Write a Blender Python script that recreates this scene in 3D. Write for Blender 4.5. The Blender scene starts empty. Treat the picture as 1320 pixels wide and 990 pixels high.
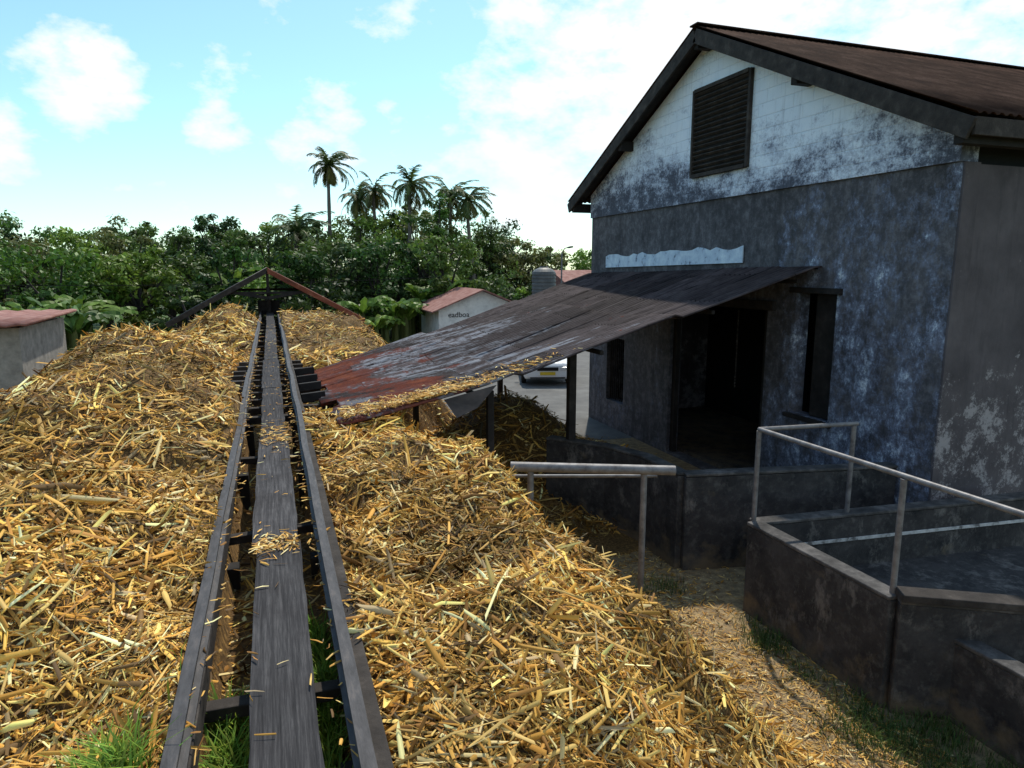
import bpy, bmesh, math, random
import numpy as np
from mathutils import Vector, Matrix
random.seed(7); rng=np.random.default_rng(7)
scene=bpy.context.scene
rad=math.radians
# ------------------------------------------------------------ helpers
def link(o,parent=None):
    scene.collection.objects.link(o)
    if parent: o.parent=parent
    return o
def empty(name):
    e=bpy.data.objects.new(name,None); return link(e)
def mesh_np(name,V,F,mat,parent=None,cols=None,smooth=False):
    V=np.asarray(V,dtype=np.float32); F=np.asarray(F,dtype=np.int32)
    m=bpy.data.meshes.new(name)
    k=F.shape[1]
    m.vertices.add(len(V)); m.vertices.foreach_set('co',V.ravel())
    m.loops.add(F.size); m.loops.foreach_set('vertex_index',F.ravel())
    m.polygons.add(len(F)); m.polygons.foreach_set('loop_start',np.arange(len(F),dtype=np.int32)*k)
    m.update(calc_edges=True)
    if cols is not None:
        a=m.color_attributes.new('Col','FLOAT_COLOR','POINT')
        c=np.ones((len(V),4),dtype=np.float32); c[:,:3]=cols
        a.data.foreach_set('color',c.ravel())
    if smooth: m.polygons.foreach_set('use_smooth',np.ones(len(F),dtype=bool))
    m.materials.append(mat)
    return link(bpy.data.objects.new(name,m),parent)
def mesh_py(name,verts,faces,mat,parent=None,smooth=False,bevel=0):
    m=bpy.data.meshes.new(name); m.from_pydata([tuple(v) for v in verts],[],faces); m.update()
    bm=bmesh.new(); bm.from_mesh(m); bmesh.ops.recalc_face_normals(bm,faces=bm.faces); bm.to_mesh(m); bm.free()
    if smooth:
        for p in m.polygons: p.use_smooth=True
    m.materials.append(mat)
    o=link(bpy.data.objects.new(name,m),parent)
    if bevel:
        b=o.modifiers.new('b','BEVEL'); b.width=bevel; b.segments=2; b.limit_method='ANGLE'
    return o
CF=[(0,1,2,3),(4,7,6,5),(0,4,5,1),(1,5,6,2),(2,6,7,3),(3,7,4,0)]
def box(name,lo,hi,mat,parent=None,bevel=0):
    x0,y0,z0=lo;x1,y1,z1=hi
    v=[(x0,y0,z0),(x0,y1,z0),(x1,y1,z0),(x1,y0,z0),(x0,y0,z1),(x0,y1,z1),(x1,y1,z1),(x1,y0,z1)]
    return mesh_py(name,v,CF,mat,parent,bevel=bevel)
def beam(name,p,q,w,h,mat,parent=None,bevel=0.006,up=(0,0,1)):
    p=Vector(p);q=Vector(q);d=(q-p).normalized();u=Vector(up)
    if abs(d.dot(u))>.99:u=Vector((1,0,0))
    s=d.cross(u).normalized();u=s.cross(d)
    v=[]
    for c in (p,q):
        for a,b in((-1,-1),(-1,1),(1,1),(1,-1)): v.append(c+s*a*w/2+u*b*h/2)
    return mesh_py(name,v,CF,mat,parent,bevel=bevel)
def tube(name,pts,r,mat,parent=None,n=14):
    pts=[Vector(p) for p in pts]; V=[];F=[]
    rr=r if isinstance(r,(list,tuple)) else [r]*len(pts)
    for i,p in enumerate(pts):
        d=(pts[min(i+1,len(pts)-1)]-pts[max(i-1,0)]).normalized()
        u=Vector((0,0,1)) if abs(d.z)<.9 else Vector((1,0,0))
        s=d.cross(u).normalized();u=s.cross(d)
        for k in range(n):
            a=2*math.pi*k/n; V.append(p+(s*math.cos(a)+u*math.sin(a))*rr[i])
    for i in range(len(pts)-1):
        for k in range(n):
            F.append((i*n+k,i*n+(k+1)%n,(i+1)*n+(k+1)%n,(i+1)*n+k))
    F.append(tuple(range(n))); F.append(tuple(range((len(pts)-1)*n,len(pts)*n)))
    return mesh_py(name,V,F,mat,parent)
# ------------------------------------------------------------ materials
def newmat(name):
    m=bpy.data.materials.new(name); m.use_nodes=True
    nt=m.node_tree; return m,nt,nt.nodes['Principled BSDF']
def N(nt,t,**k):
    n=nt.nodes.new(t)
    for a,b in k.items(): setattr(n,a,b)
    return n
def noise(nt,scale,detail=6,rough=.6,vec=None,mapscale=None,dist=0):
    n=N(nt,'ShaderNodeTexNoise'); n.inputs['Scale'].default_value=scale; n.inputs['Detail'].default_value=detail
    n.inputs['Roughness'].default_value=rough; n.inputs['Distortion'].default_value=dist
    g=N(nt,'ShaderNodeNewGeometry')
    if mapscale:
        mp=N(nt,'ShaderNodeMapping'); mp.inputs['Scale'].default_value=mapscale
        nt.links.new(g.outputs['Position'],mp.inputs['Vector']); nt.links.new(mp.outputs[0],n.inputs['Vector'])
    else: nt.links.new(g.outputs['Position'],n.inputs['Vector'])
    return n.outputs['Fac']
def ramp(nt,fac,stops):
    r=N(nt,'ShaderNodeValToRGB'); e=r.color_ramp.elements
    while len(e)<len(stops): e.new(.5)
    for i,(p,c) in enumerate(stops):
        e[i].position=p; e[i].color=(c,c,c,1) if not isinstance(c,tuple) else (*c,1)
    nt.links.new(fac,r.inputs[0]); return r.outputs[0]
def mix(nt,f,a,b,mode='MIX'):
    m=N(nt,'ShaderNodeMix',data_type='RGBA',blend_type=mode)
    for s,v in((m.inputs[0],f),(m.inputs[6],a),(m.inputs[7],b)):
        if isinstance(v,(int,float)): s.default_value=v
        elif isinstance(v,tuple): s.default_value=(*v,1)
        else: nt.links.new(v,s)
    return m.outputs[2]
def madd(nt,a,b,op='ADD'):
    ad=N(nt,'ShaderNodeMath',operation=op)
    for s,v in((ad.inputs[0],a),(ad.inputs[1],b)):
        if isinstance(v,(int,float)): s.default_value=v
        else: nt.links.new(v,s)
    return ad.outputs[0]
def mrange(nt,src,a,b,c,d):
    mr=N(nt,'ShaderNodeMapRange'); 
    for i,v in zip((1,2,3,4),(a,b,c,d)): mr.inputs[i].default_value=v
    nt.links.new(src,mr.inputs[0]); return mr.outputs[0]
def xyz(nt):
    g=N(nt,'ShaderNodeNewGeometry'); sx=N(nt,'ShaderNodeSeparateXYZ'); nt.links.new(g.outputs['Position'],sx.inputs[0]); return sx
def bump(nt,b,h,strength=.4,dist=.02):
    n=N(nt,'ShaderNodeBump'); n.inputs['Strength'].default_value=strength; n.inputs['Distance'].default_value=dist
    nt.links.new(h,n.inputs['Height']); nt.links.new(n.outputs[0],b.inputs['Normal'])
def simple(name,stops,scale=6,rough=.85,metal=0,mapscale=None,bs=.4,bd=.01,bscale=None,spec=.3):
    m,nt,b=newmat(name); f=noise(nt,scale,8,.65,mapscale=mapscale)
    nt.links.new(ramp(nt,f,stops),b.inputs['Base Color'])
    b.inputs['Roughness'].default_value=rough; b.inputs['Metallic'].default_value=metal
    b.inputs['Specular IOR Level'].default_value=spec
    if bs:
        f2=noise(nt,bscale or scale*4,6,.7,mapscale=mapscale); bump(nt,b,f2,bs,bd)
    return m
def vcol(name,rough=.8,transl=0,spec=.2):
    m,nt,b=newmat(name); a=N(nt,'ShaderNodeAttribute',attribute_name='Col')
    nt.links.new(a.outputs['Color'],b.inputs['Base Color']); b.inputs['Roughness'].default_value=rough
    b.inputs['Specular IOR Level'].default_value=spec
    if transl:
        t=N(nt,'ShaderNodeBsdfTranslucent'); nt.links.new(a.outputs['Color'],t.inputs[0])
        mx=N(nt,'ShaderNodeMixShader'); mx.inputs[0].default_value=transl
        nt.links.new(b.outputs[0],mx.inputs[1]); nt.links.new(t.outputs[0],mx.inputs[2])
        nt.links.new(mx.outputs[0],nt.nodes['Material Output'].inputs[0])
    return m
M_chip=vcol('bagasse_chips',.7,0,.2)
M_leaf=vcol('leaves',.5,.3,.25)
M_grass=vcol('grass_blades',.6,.25,.2)
M_heap=simple('bagasse_bed',[(.3,(.04,.022,.008)),(.5,(.16,.09,.03)),(.7,(.36,.21,.065))],scale=30,bs=1,bd=.03,bscale=45,mapscale=(1,1,.5))
M_field=simple('field_grass',[(.3,(.04,.07,.015)),(.6,(.08,.13,.025)),(.75,(.13,.13,.05))],scale=.8,bs=1,bd=.1,bscale=12)
M_dirt=simple('dirt',[(.3,(.12,.085,.05)),(.5,(.27,.19,.10)),(.7,(.45,.33,.17))],scale=9,bs=.8,bd=.02,bscale=40)
M_asph=simple('asphalt',[(.3,(.08,.08,.08)),(.5,(.12,.118,.115)),(.7,(.17,.17,.165))],scale=1.2,bs=.3,bd=.005,bscale=60)
def plank(name,k):
    m,nt,b=newmat(name)
    f=noise(nt,3,9,.75,mapscale=(26,.8,6)); f2=noise(nt,2.5,8,.7)
    c=ramp(nt,f,[(.3,(.018*k,.018*k,.019*k)),(.5,(.052*k,.05*k,.052*k)),(.72,(.125*k,.12*k,.12*k))])
    c=mix(nt,ramp(nt,f2,[(.45,0.),(.7,.6)]),c,(.035,.032,.033))
    nt.links.new(c,b.inputs['Base Color']); b.inputs['Roughness'].default_value=.97; b.inputs['Specular IOR Level'].default_value=.08
    bump(nt,b,f,.8,.006); return m
M_wood=plank('weathered_plank',1.0); M_wood2=plank('weathered_plank_pale',1.35)
M_tie=simple('old_timber',[(.3,(.015,.012,.011)),(.55,(.042,.035,.031)),(.75,(.09,.077,.068))],scale=5,bs=.6)
M_beam=simple('dark_timber',[(.3,(.008,.007,.007)),(.55,(.022,.019,.018)),(.75,(.05,.042,.038))],scale=4,bs=.6)
M_rail=simple('steel_rail',[(.3,(.028,.026,.028)),(.55,(.06,.057,.06)),(.75,(.11,.095,.09))],scale=5,rough=.65,metal=.2,mapscale=(6,1.5,6),bs=.3,bd=.004)
M_pipe=simple('galvanised_pipe',[(.3,(.09,.08,.08)),(.5,(.17,.165,.17)),(.7,(.24,.235,.24))],scale=9,rough=.55,metal=.35,bs=.2,bd=.002)
M_black=simple('black_and_shade',[(.3,(.005,.005,.006)),(.7,(.012,.011,.011))],scale=4)  # black parts; also painted shade for eave gap, vent recess and openings
def conc():
    m,nt,b=newmat('mouldy_concrete')
    f=noise(nt,2.2,9,.7); f2=noise(nt,9,8,.7); f3=noise(nt,1.3,9,.75,mapscale=(1.6,1.6,.9))
    c=mix(nt,ramp(nt,f,[(.35,0.),(.65,1.)]),(.008,.008,.010),(.050,.046,.046))
    c=mix(nt,ramp(nt,f2,[(.5,0.),(.72,.6)]),c,(.11,.105,.10))
    c=mix(nt,ramp(nt,f3,[(.55,0.),(.64,.6)]),c,(.20,.185,.17))
    sx=xyz(nt); k=madd(nt,mrange(nt,sx.outputs['Z'],.45,.0,0,.35),noise(nt,4,6))
    c=mix(nt,ramp(nt,k,[(.62,0.),(.85,.7)]),c,(.16,.12,.07))
    nt.links.new(c,b.inputs['Base Color']); b.inputs['Roughness'].default_value=.9
    bump(nt,b,noise(nt,25,8,.7),.6,.012); return m
M_conc=conc()
M_ctop=simple('concrete_coping',[(.3,(.02,.02,.021)),(.5,(.06,.057,.056)),(.72,(.15,.14,.135))],scale=5,bs=.5)
def gable_upper():
    m,nt,b=newmat('whitewashed_block')
    sx=xyz(nt)
    cmb=N(nt,'ShaderNodeCombineXYZ'); nt.links.new(sx.outputs['Y'],cmb.inputs[0]); nt.links.new(sx.outputs['Z'],cmb.inputs[1])
    br=N(nt,'ShaderNodeTexBrick'); br.inputs['Scale'].default_value=1; br.inputs['Brick Width'].default_value=.42; br.inputs['Row Height'].default_value=.21
    br.inputs['Mortar Size'].default_value=.014; br.inputs['Mortar Smooth'].default_value=.9
    nt.links.new(cmb.outputs[0],br.inputs['Vector'])
    base=mix(nt,noise(nt,3,5),(.66,.75,.88),(.84,.90,.97))
    base=mix(nt,mix(nt,noise(nt,2,5),(.0,)*3,(.22,)*3),base,mix(nt,br.outputs['Fac'],base,(.30,.35,.45)))
    low=mrange(nt,sx.outputs['Z'],6.9,5.3,-.15,.10)
    n1=noise(nt,1.2,11,.80,mapscale=(1,.8,1.2)); n2=noise(nt,18,8,.8)
    far=mrange(nt,sx.outputs['Y'],8,16,-.02,.08)
    s_=madd(nt,madd(nt,n1,low),far)
    m2=N(nt,'ShaderNodeMath',operation='MULTIPLY_ADD'); nt.links.new(n2,m2.inputs[0]); m2.inputs[1].default_value=.45; nt.links.new(s_,m2.inputs[2])
    c=mix(nt,ramp(nt,m2.outputs[0],[(.66,0.),(.82,.75)]),base,(.18,.20,.30))
    c=mix(nt,ramp(nt,m2.outputs[0],[(.77,0.),(.88,.9)]),c,(.035,.04,.06))
    st=noise(nt,5,7,.65,mapscale=(1,2.6,.2)); c=mix(nt,ramp(nt,st,[(.55,0.),(.78,.5)]),c,(.24,.26,.33))
    nt.links.new(c,b.inputs['Base Color']); b.inputs['Roughness'].default_value=.85
    inv=N(nt,'ShaderNodeMath',operation='SUBTRACT'); inv.inputs[0].default_value=1; nt.links.new(br.outputs['Fac'],inv.inputs[1])
    bump(nt,b,madd(nt,inv.outputs[0],noise(nt,9,7)),.6,.012); return m
M_gu=gable_upper()
def gable_lower():
    m,nt,b=newmat('peeling_blue_plaster')
    sx=xyz(nt)
    f=noise(nt,1.1,10,.72); f2=noise(nt,6,10,.8); f3=noise(nt,1.5,14,.85,mapscale=(1,1.1,.8)); f4=noise(nt,2.4,9,.75,mapscale=(1,2.2,.35))
    c=mix(nt,ramp(nt,f,[(.35,0.),(.65,1.)]),(.038,.036,.042),(.14,.135,.15))
    c=mix(nt,ramp(nt,f2,[(.48,0.),(.7,.55)]),c,(.22,.215,.24))
    c=mix(nt,ramp(nt,f4,[(.48,0.),(.68,.8)]),c,(.022,.021,.025))
    k=madd(nt,f3,mrange(nt,sx.outputs['Y'],10.0,8.8,-.10,.0))
    k=madd(nt,k,mrange(nt,sx.outputs['Z'],5.2,1,-.03,.03))
    c=mix(nt,ramp(nt,k,[(.47,0.),(.53,.65)]),c,(.17,.20,.30))
    c=mix(nt,ramp(nt,k,[(.53,0.),(.58,.8)]),c,(.38,.45,.58))
    c=mix(nt,ramp(nt,k,[(.57,0.),(.61,.9)]),c,(.70,.75,.80))
    c=mix(nt,ramp(nt,f2,[(.42,.55),(.55,0.)]),c,(.03,.029,.035))
    nt.links.new(c,b.inputs['Base Color']); b.inputs['Roughness'].default_value=.85
    bump(nt,b,f2,.6,.015); return m
M_gl=gable_lower()
def side_wall():
    m,nt,b=newmat('grimy_plaster')
    sx=xyz(nt)
    f=noise(nt,1.2,8,.65); f2=noise(nt,2.0,12,.85); f3=noise(nt,3,8,.7,mapscale=(2.5,1,.3))
    c=mix(nt,ramp(nt,f,[(.3,0.),(.7,1.)]),(.04,.034,.04),(.105,.092,.10))
    c=mix(nt,ramp(nt,f3,[(.52,0.),(.75,.6)]),c,(.02,.018,.022))
    k=madd(nt,f2,mrange(nt,sx.outputs['Z'],3.1,2.0,-.14,.0))
    c=mix(nt,ramp(nt,k,[(.50,0.),(.55,.8)]),c,(.34,.32,.33))
    nt.links.new(c,b.inputs['Base Color']); b.inputs['Roughness'].default_value=.9
    bump(nt,b,noise(nt,12,8,.7),.5,.012); return m
M_sw=side_wall()
M_mroof=simple('brown_corrugated_metal',[(.3,(.018,.010,.008)),(.5,(.04,.022,.016)),(.7,(.075,.045,.034))],scale=2,rough=1,metal=0,bs=.2,spec=.05)
def lean_mat():
    m,nt,b=newmat('rusty_corrugated_sheet')
    sx=xyz(nt)
    f=noise(nt,2,10,.75,mapscale=(.5,2.2,1)); f2=noise(nt,1.1,9,.72); f3=noise(nt,1.5,10,.8,mapscale=(.22,1.9,1)); f4=noise(nt,9,9,.75,mapscale=(.5,1.5,1))
    c=mix(nt,ramp(nt,f,[(.35,0.),(.65,1.)]),(.022,.016,.018),(.09,.073,.075))
    cmb=N(nt,'ShaderNodeCombineXYZ'); nt.links.new(sx.outputs['X'],cmb.inputs[0]); nt.links.new(sx.outputs['Y'],cmb.inputs[1])
    br=N(nt,'ShaderNodeTexBrick'); br.inputs['Scale'].default_value=1; br.inputs['Brick Width'].default_value=2.5; br.inputs['Row Height'].default_value=.85; br.inputs['Mortar Size'].default_value=.012
    br.inputs['Color1'].default_value=(.5,.5,.5,1); br.inputs['Color2'].default_value=(1.5,1.5,1.5,1); br.inputs['Mortar'].default_value=(.2,.2,.2,1)
    nt.links.new(cmb.outputs[0],br.inputs['Vector'])
    k=madd(nt,f3,mrange(nt,sx.outputs['X'],6.2,3.6,-.13,.03))
    c=mix(nt,ramp(nt,k,[(.51,0.),(.58,.75)]),c,(.25,.265,.30))
    c=mix(nt,.85,c,mix(nt,1.0,c,br.outputs['Color'],'MULTIPLY'))
    k2=madd(nt,f2,mrange(nt,sx.outputs['X'],3.2,1.2,-.09,.11))
    c=mix(nt,ramp(nt,k2,[(.54,0.),(.60,.85)]),c,(.13,.026,.013))
    c=mix(nt,ramp(nt,k2,[(.64,0.),(.72,.6)]),c,(.24,.065,.026))
    c=mix(nt,ramp(nt,f4,[(.48,0.),(.72,.6)]),c,(.025,.018,.017))
    nt.links.new(c,b.inputs['Base Color']); b.inputs['Roughness'].default_value=.85; b.inputs['Specular IOR Level'].default_value=.12
    bump(nt,b,f4,.4,.005); return m
M_lean=lean_mat()
# ------------------------------------------------------------ camera
cam=bpy.data.cameras.new('camera'); co=link(bpy.data.objects.new('camera',cam))
co.location=(0,0,4); co.rotation_euler=(rad(90-9.61),0,rad(-19.33)); cam.lens=24; cam.sensor_width=36; cam.clip_end=3000; cam.clip_start=.05
scene.camera=co
# ------------------------------------------------------------ light
el,az=56,62
d=Vector((math.cos(rad(el))*math.cos(rad(az)),math.cos(rad(el))*math.sin(rad(az)),math.sin(rad(el))))
sl=bpy.data.lights.new('sun','SUN'); sl.energy=4.1; sl.angle=rad(1.0); sl.color=(1,.93,.80)
so=link(bpy.data.objects.new('sun',sl)); so.rotation_euler=d.to_track_quat('Z','Y').to_euler()
w=bpy.data.worlds.new('World'); scene.world=w; w.use_nodes=True; nt=w.node_tree
bg=nt.nodes['Background']; bg.inputs[1].default_value=.15
sky=N(nt,'ShaderNodeTexSky',sky_type='NISHITA'); sky.sun_disc=False; sky.sun_elevation=rad(el); sky.sun_rotation=rad(90-az)
sky.air_density=1.0; sky.dust_density=.6; sky.ozone_density=1.0
tc=N(nt,'ShaderNodeTexCoord')
mp=N(nt,'ShaderNodeMapping'); mp.inputs['Scale'].default_value=(1,1,1.7); nt.links.new(tc.outputs['Generated'],mp.inputs[0])
def wn(s,dt,ro,dist=0):
    nn=N(nt,'ShaderNodeTexNoise'); nn.inputs['Scale'].default_value=s; nn.inputs['Detail'].default_value=dt; nn.inputs['Roughness'].default_value=ro; nn.inputs['Distortion'].default_value=dist
    nt.links.new(mp.outputs[0],nn.inputs['Vector']); return nn.outputs['Fac']
cur=None
for a,e,r,s in [(-11.2,12.6,4.6,.60),(-17.5,8.5,4,.48),(4.3,10.2,4.4,.50),(-3,10.2,2.8,.38),(34,17,17,.75),(22,10,10,.54),(24,22,10,.54),(8,23,7,.42),(46,30,25,.7),(-60,20,25,.4),(120,30,40,.5),(200,25,40,.5)]:
    dv=(math.sin(rad(a))*math.cos(rad(e)),math.cos(rad(a))*math.cos(rad(e)),math.sin(rad(e)))
    dp=N(nt,'ShaderNodeVectorMath',operation='DOT_PRODUCT'); nt.links.new(tc.outputs['Generated'],dp.inputs[0]); dp.inputs[1].default_value=dv
    mr=N(nt,'ShaderNodeMapRange'); mr.interpolation_type='SMOOTHSTEP'; mr.inputs[1].default_value=math.cos(rad(r)); mr.inputs[2].default_value=1.0 if r<8 else math.cos(rad(r*.2)); mr.inputs[3].default_value=0; mr.inputs[4].default_value=s
    nt.links.new(dp.outputs['Value'],mr.inputs[0])
    if cur is None: cur=mr.outputs[0]
    else:
        mx=N(nt,'ShaderNodeMath',operation='MAXIMUM'); nt.links.new(cur,mx.inputs[0]); nt.links.new(mr.outputs[0],mx.inputs[1]); cur=mx.outputs[0]
big_=madd(nt,madd(nt,wn(13,10,.6),.5,'SUBTRACT'),2.0,'MULTIPLY')
msk=ramp(nt,madd(nt,cur,big_),[(.20,0.),(.40,.5),(.64,1.)])
tint=mix(nt,1.0,sky.outputs[0],(.97,1.26,1.24),'MULTIPLY')
nt.links.new(mix(nt,msk,tint,(6.9,7.25,7.5)),bg.inputs[0])
scene.view_settings.view_transform='Standard'; scene.view_settings.look='None'; scene.view_settings.exposure=0
# ------------------------------------------------------------ ground sheets
mesh_py('ground',[(-900,-900,0),(900,-900,0),(900,900,0),(-900,900,0)],[(0,1,2,3)],M_field)
mesh_py('dirt_path',[(-12,-5,.004),(18,-5,.004),(18,6.8,.004),(9,14.2,.004),(7,14.4,.004),(5,14.8,.004),(0,16,.004),(-12,18,.004)],[tuple(range(8))],M_dirt)
mesh_py('parking_lot',[(2.8,14.3,.008),(9,14,.008),(30,14,.008),(34,44,.008),(8,44,.008),(5,30,.008)],[tuple(range(6))],M_asph)
# ------------------------------------------------------------ heap height field
def sst(a,b,x):
    t=np.clip((x-a)/(b-a),0,1); return t*t*(3-2*t)
def g2(x,y,cx,cy,sx,sy): return np.exp(-((x-cx)/sx)**2-((y-cy)/sy)**2)
def nz(x,y,f=1.0):
    r=0
    for i,(a,k,p) in enumerate([(.3,1.1,0),(1.2,1.7,2),(2.1,2.9,1),(2.9,4.3,4),(.8,6.1,3),(1.7,8.7,5),(2.5,12.,1.5)]):
        r=r+np.sin((x*math.cos(a)+y*math.sin(a))*k*f+p+1.3*np.sin((x*math.sin(a)-y*math.cos(a))*k*f*.7+p))/(k**.7)
    return r
def H(x,y):
    x=np.asarray(x,float);y=np.asarray(y,float)
    n=nz(x,y)*.085+nz(x*4.3+7,y*4.3)*.014
    L=2.24-.32*sst(9,12,y)+.32*g2(x,y,-3.0,5,1.4,1.6)+.22*g2(x,y,-1.3,4.2,.5,1.0)-.30*g2(x,y,-1.7,6.3,1.2,.5)+.58*g2(x,y,-1.9,8.4,1.6,1.1)-.35*g2(x,y,-.6,12,.9,2.4)-.75*g2(x,y,-2.8,11.5,2.8,1.2)+.66*g2(x,y,-2.7,16,1.5,1.8)+.80*g2(x,y,-1.3,22.5,.9,2.6)
    la=np.interp(y,[0,9,12,30],[-8.3,-7.6,-6.6,-5.6]); lb=np.interp(y,[0,9,12,30],[-4.7,-4.4,-3.4,-2.6])
    L=L*(sst(la,lb,x+.35*np.sin(y*.9)))
    L=np.maximum(L+n*1.25*sst(0.1,.9,L),0)
    e=np.interp(y,[0,2.5,4.2,5.2,6.5,8.5,10,13,15,22,27],[.5,.8,1.5,1.9,1.85,1.65,.7,.7,2.4,2.0,1.6])
    e=e+.22*np.sin(y*2.1)+.12*np.sin(y*5.3+1)
    zt=np.interp(y,[0,3,5.5,8,10,13,15.5,19,22.5,24,27],[2.0,2.05,1.95,2.22,1.75,1.75,2.0,2.1,2.5,2.4,2.1])
    wd=np.interp(y,[0,2.5,4.2,5.2,6.5,8,10,20],[3.1,3.0,2.3,1.7,1.3,1.0,1.3,2.4])
    t=np.clip((x-e)/wd,0,1); f=1-(.45*t+.55*t*t*(3-2*t))
    R=zt*f+.38*g2(x,y,2.45,4.6,.5,.7)+.22*g2(x,y,1.3,3.0,.5,.6)-.25*g2(x,y,1.0,4.4,.4,.8)+.14*g2(x,y,.8,6.3,.4,.7)-.25*g2(x,y,1.6,6.4,.35,.5)
    R=R+n*1.25*sst(0.1,.9,R)
    R=np.maximum(R,1.45*g2(x,y,4.2,12.2,1.6,2.0)+n*.8*g2(x,y,4.6,12.6,1.7,2.2))
    R=np.maximum(R,1.35*g2(x,y,2.6,10.3,.9,1.3)+n*.5*g2(x,y,2.6,10.3,1.2,1.5))
    xc=-.085
    h=np.where(x<xc,L,R)
    gap=np.interp(y,[0,4.5,6,9,30],[1.92,1.85,1.75,1.5,1.6])
    inside=1-sst(.27,.36,np.abs(x-xc))
    h=h*(1-inside)+np.minimum(h,gap+n*.4)*inside
    side=(1-sst(.35,.9,np.abs(x-xc)))*sst(9,10.3,y)*(1-sst(13.5,15.5,y))
    h=h-side*np.maximum(h-1.55,0)
    h=h*(1-sst(26.5,31,y))*sst(-5,-2.5,y)
    return h
nx,ny=300,640
gx=np.linspace(-10,7.4,nx); gy=np.linspace(-5,32,ny); X,Y=np.meshgrid(gx,gy)
Z=H(X,Y); Zb=np.where(Z<.02,-.08,Z+.006)
V=np.stack([X.ravel(),Y.ravel(),Zb.ravel()],1)
ii=(np.arange(ny-1)[:,None]*nx+np.arange(nx-1)[None,:]).ravel()
F=np.stack([ii,ii+1,ii+nx+1,ii+nx],1)
heap=mesh_np('bagasse_heap',V,F,M_heap,smooth=True)
def make_chips(name,x,y,z,nrm,Ln,Wd,cols,mat,parent=None,tilt=.5):
    n=len(x); C=np.stack([x,y,z],1)
    a=rng.uniform(0,2*np.pi,n); t=np.stack([np.cos(a),np.sin(a),rng.normal(0,tilt,n)],1)
    t-=nrm*np.sum(t*nrm,1)[:,None]*(1-np.minimum(1,np.abs(rng.normal(0,tilt,n))))[:,None]
    t/=np.linalg.norm(t,axis=1)[:,None]
    up=nrm+rng.normal(0,.5,(n,3)); s=np.cross(t,up); s/=np.linalg.norm(s,axis=1)[:,None]; u=np.cross(s,t)
    bend=rng.normal(0,.07,n)*Ln; V=np.zeros((n,9,3),np.float32); tw=rng.normal(0,.35,n); sk=rng.normal(0,.16,n)
    for i,(q,wf) in enumerate([(-.5,.82),(0,1.),(.5,.66)]):
        ctr=C+t*(Ln*q)[:,None]+u*((-(q*q)*4*bend+bend*.5))[:,None]
        ca=np.cos(tw*q)[:,None]; sa=np.sin(tw*q)[:,None]; s2=s*ca+u*sa; u2=u*ca-s*sa
        w_=(Wd*wf*rng.uniform(.6,1.15,n))[:,None]; sh=t*(Ln*sk*.35*(1 if i!=1 else 0))[:,None]
        V[:,i*3+0]=ctr-s2*w_*.5+sh; V[:,i*3+1]=ctr+u2*w_*.38; V[:,i*3+2]=ctr+s2*w_*.5-sh
    b=(np.arange(n)*9)[:,None]
    q=np.array([[0,1,4,3],[1,2,5,4],[3,4,7,6],[4,5,8,7]])
    F=(b[:,None,:]+q[None]).reshape(-1,4)
    cc=np.repeat(cols,9,axis=0)*np.tile(np.array([.72,1.1,.8,.85,1.2,.8,.72,1.05,.78]),n)[:,None]
    return mesh_np(name,V.reshape(-1,3),F,mat,parent,cols=np.clip(cc,0,.92))
def straw_cols(n):
    pal=np.array([[.66,.37,.085],[.78,.52,.17],[.52,.26,.05],[.32,.155,.04],[.86,.68,.34],[.13,.075,.03],[.55,.34,.11],[.42,.31,.18]])
    p=np.array([.23,.18,.17,.13,.08,.10,.06,.05]); p/=p.sum()
    c=pal[rng.choice(len(pal),n,p=p)]*rng.uniform(.7,1.2,(n,1)); return np.clip(c,0,.9)
def sample(n,r0,r1):
    r=np.exp(rng.uniform(math.log(r0),math.log(r1),n)); a=np.radians(rng.uniform(-34,68,n))
    return r*np.sin(a),r*np.cos(a),r
def heapnorm(x,y):
    e=.05; dx=(H(x+e,y)-H(x-e,y))/(2*e); dy=(H(x,y+e)-H(x,y-e))/(2*e)
    nn=np.stack([-dx,-dy,np.ones_like(dx)],1); return nn/np.linalg.norm(nn,axis=1)[:,None]
x,y,r=sample(215000,1.7,31)
h=H(x,y); ok=(h>.06)&(x>-9.9)&(y<31)&(x<7.3)
ins=np.abs(x+.085)<.3; ok&=~(ins&(rng.random(len(x))<.75))
x,y,r,h=x[ok],y[ok],r[ok],h[ok]; n=len(x)
sc=np.maximum(1,r/5)**.62
fine=np.clip(.5+.45*nz(x*.8+9,y*.8+4),0,1)
Ln=np.clip(rng.lognormal(math.log(.078),.6,n)*(.75+.6*fine),.02,.30)*sc; Wd=np.clip(rng.lognormal(math.log(.0105),.55,n)*(.75+.6*fine),.003,.034)*sc
big=rng.random(n)<.05+.05*fine; Ln[big]=rng.uniform(.13,.36,big.sum())*np.minimum(sc[big],1.6); Wd[big]=rng.uniform(.014,.038,big.sum())*np.minimum(sc[big],1.6)
cols=straw_cols(n); cols[big]=np.clip(cols[big]*1.12,0,.9)
tone=np.clip(1+.28*nz(x*.9+3,y*.9)+.18*nz(x*3.1,y*3.1+2),.38,1.3); cols*=tone[:,None]; cols[:,2]*=.92
near_rail=np.minimum(np.abs(x+.40),np.abs(x-.245))<.10
Ln[near_rail]=np.minimum(Ln[near_rail],.09)
make_chips('chips',x,y,h+rng.uniform(-.012,.055,n)*sc*np.where(near_rail,.2,1),heapnorm(x,y),Ln,Wd,cols,M_chip,heap,tilt=.65)
x,y,r=sample(1800,2.0,14); h=H(x,y); ok=(h>.5)&(np.abs(x+.085)>.6); x,y,h=x[ok],y[ok],h[ok]; n=len(x)
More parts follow.
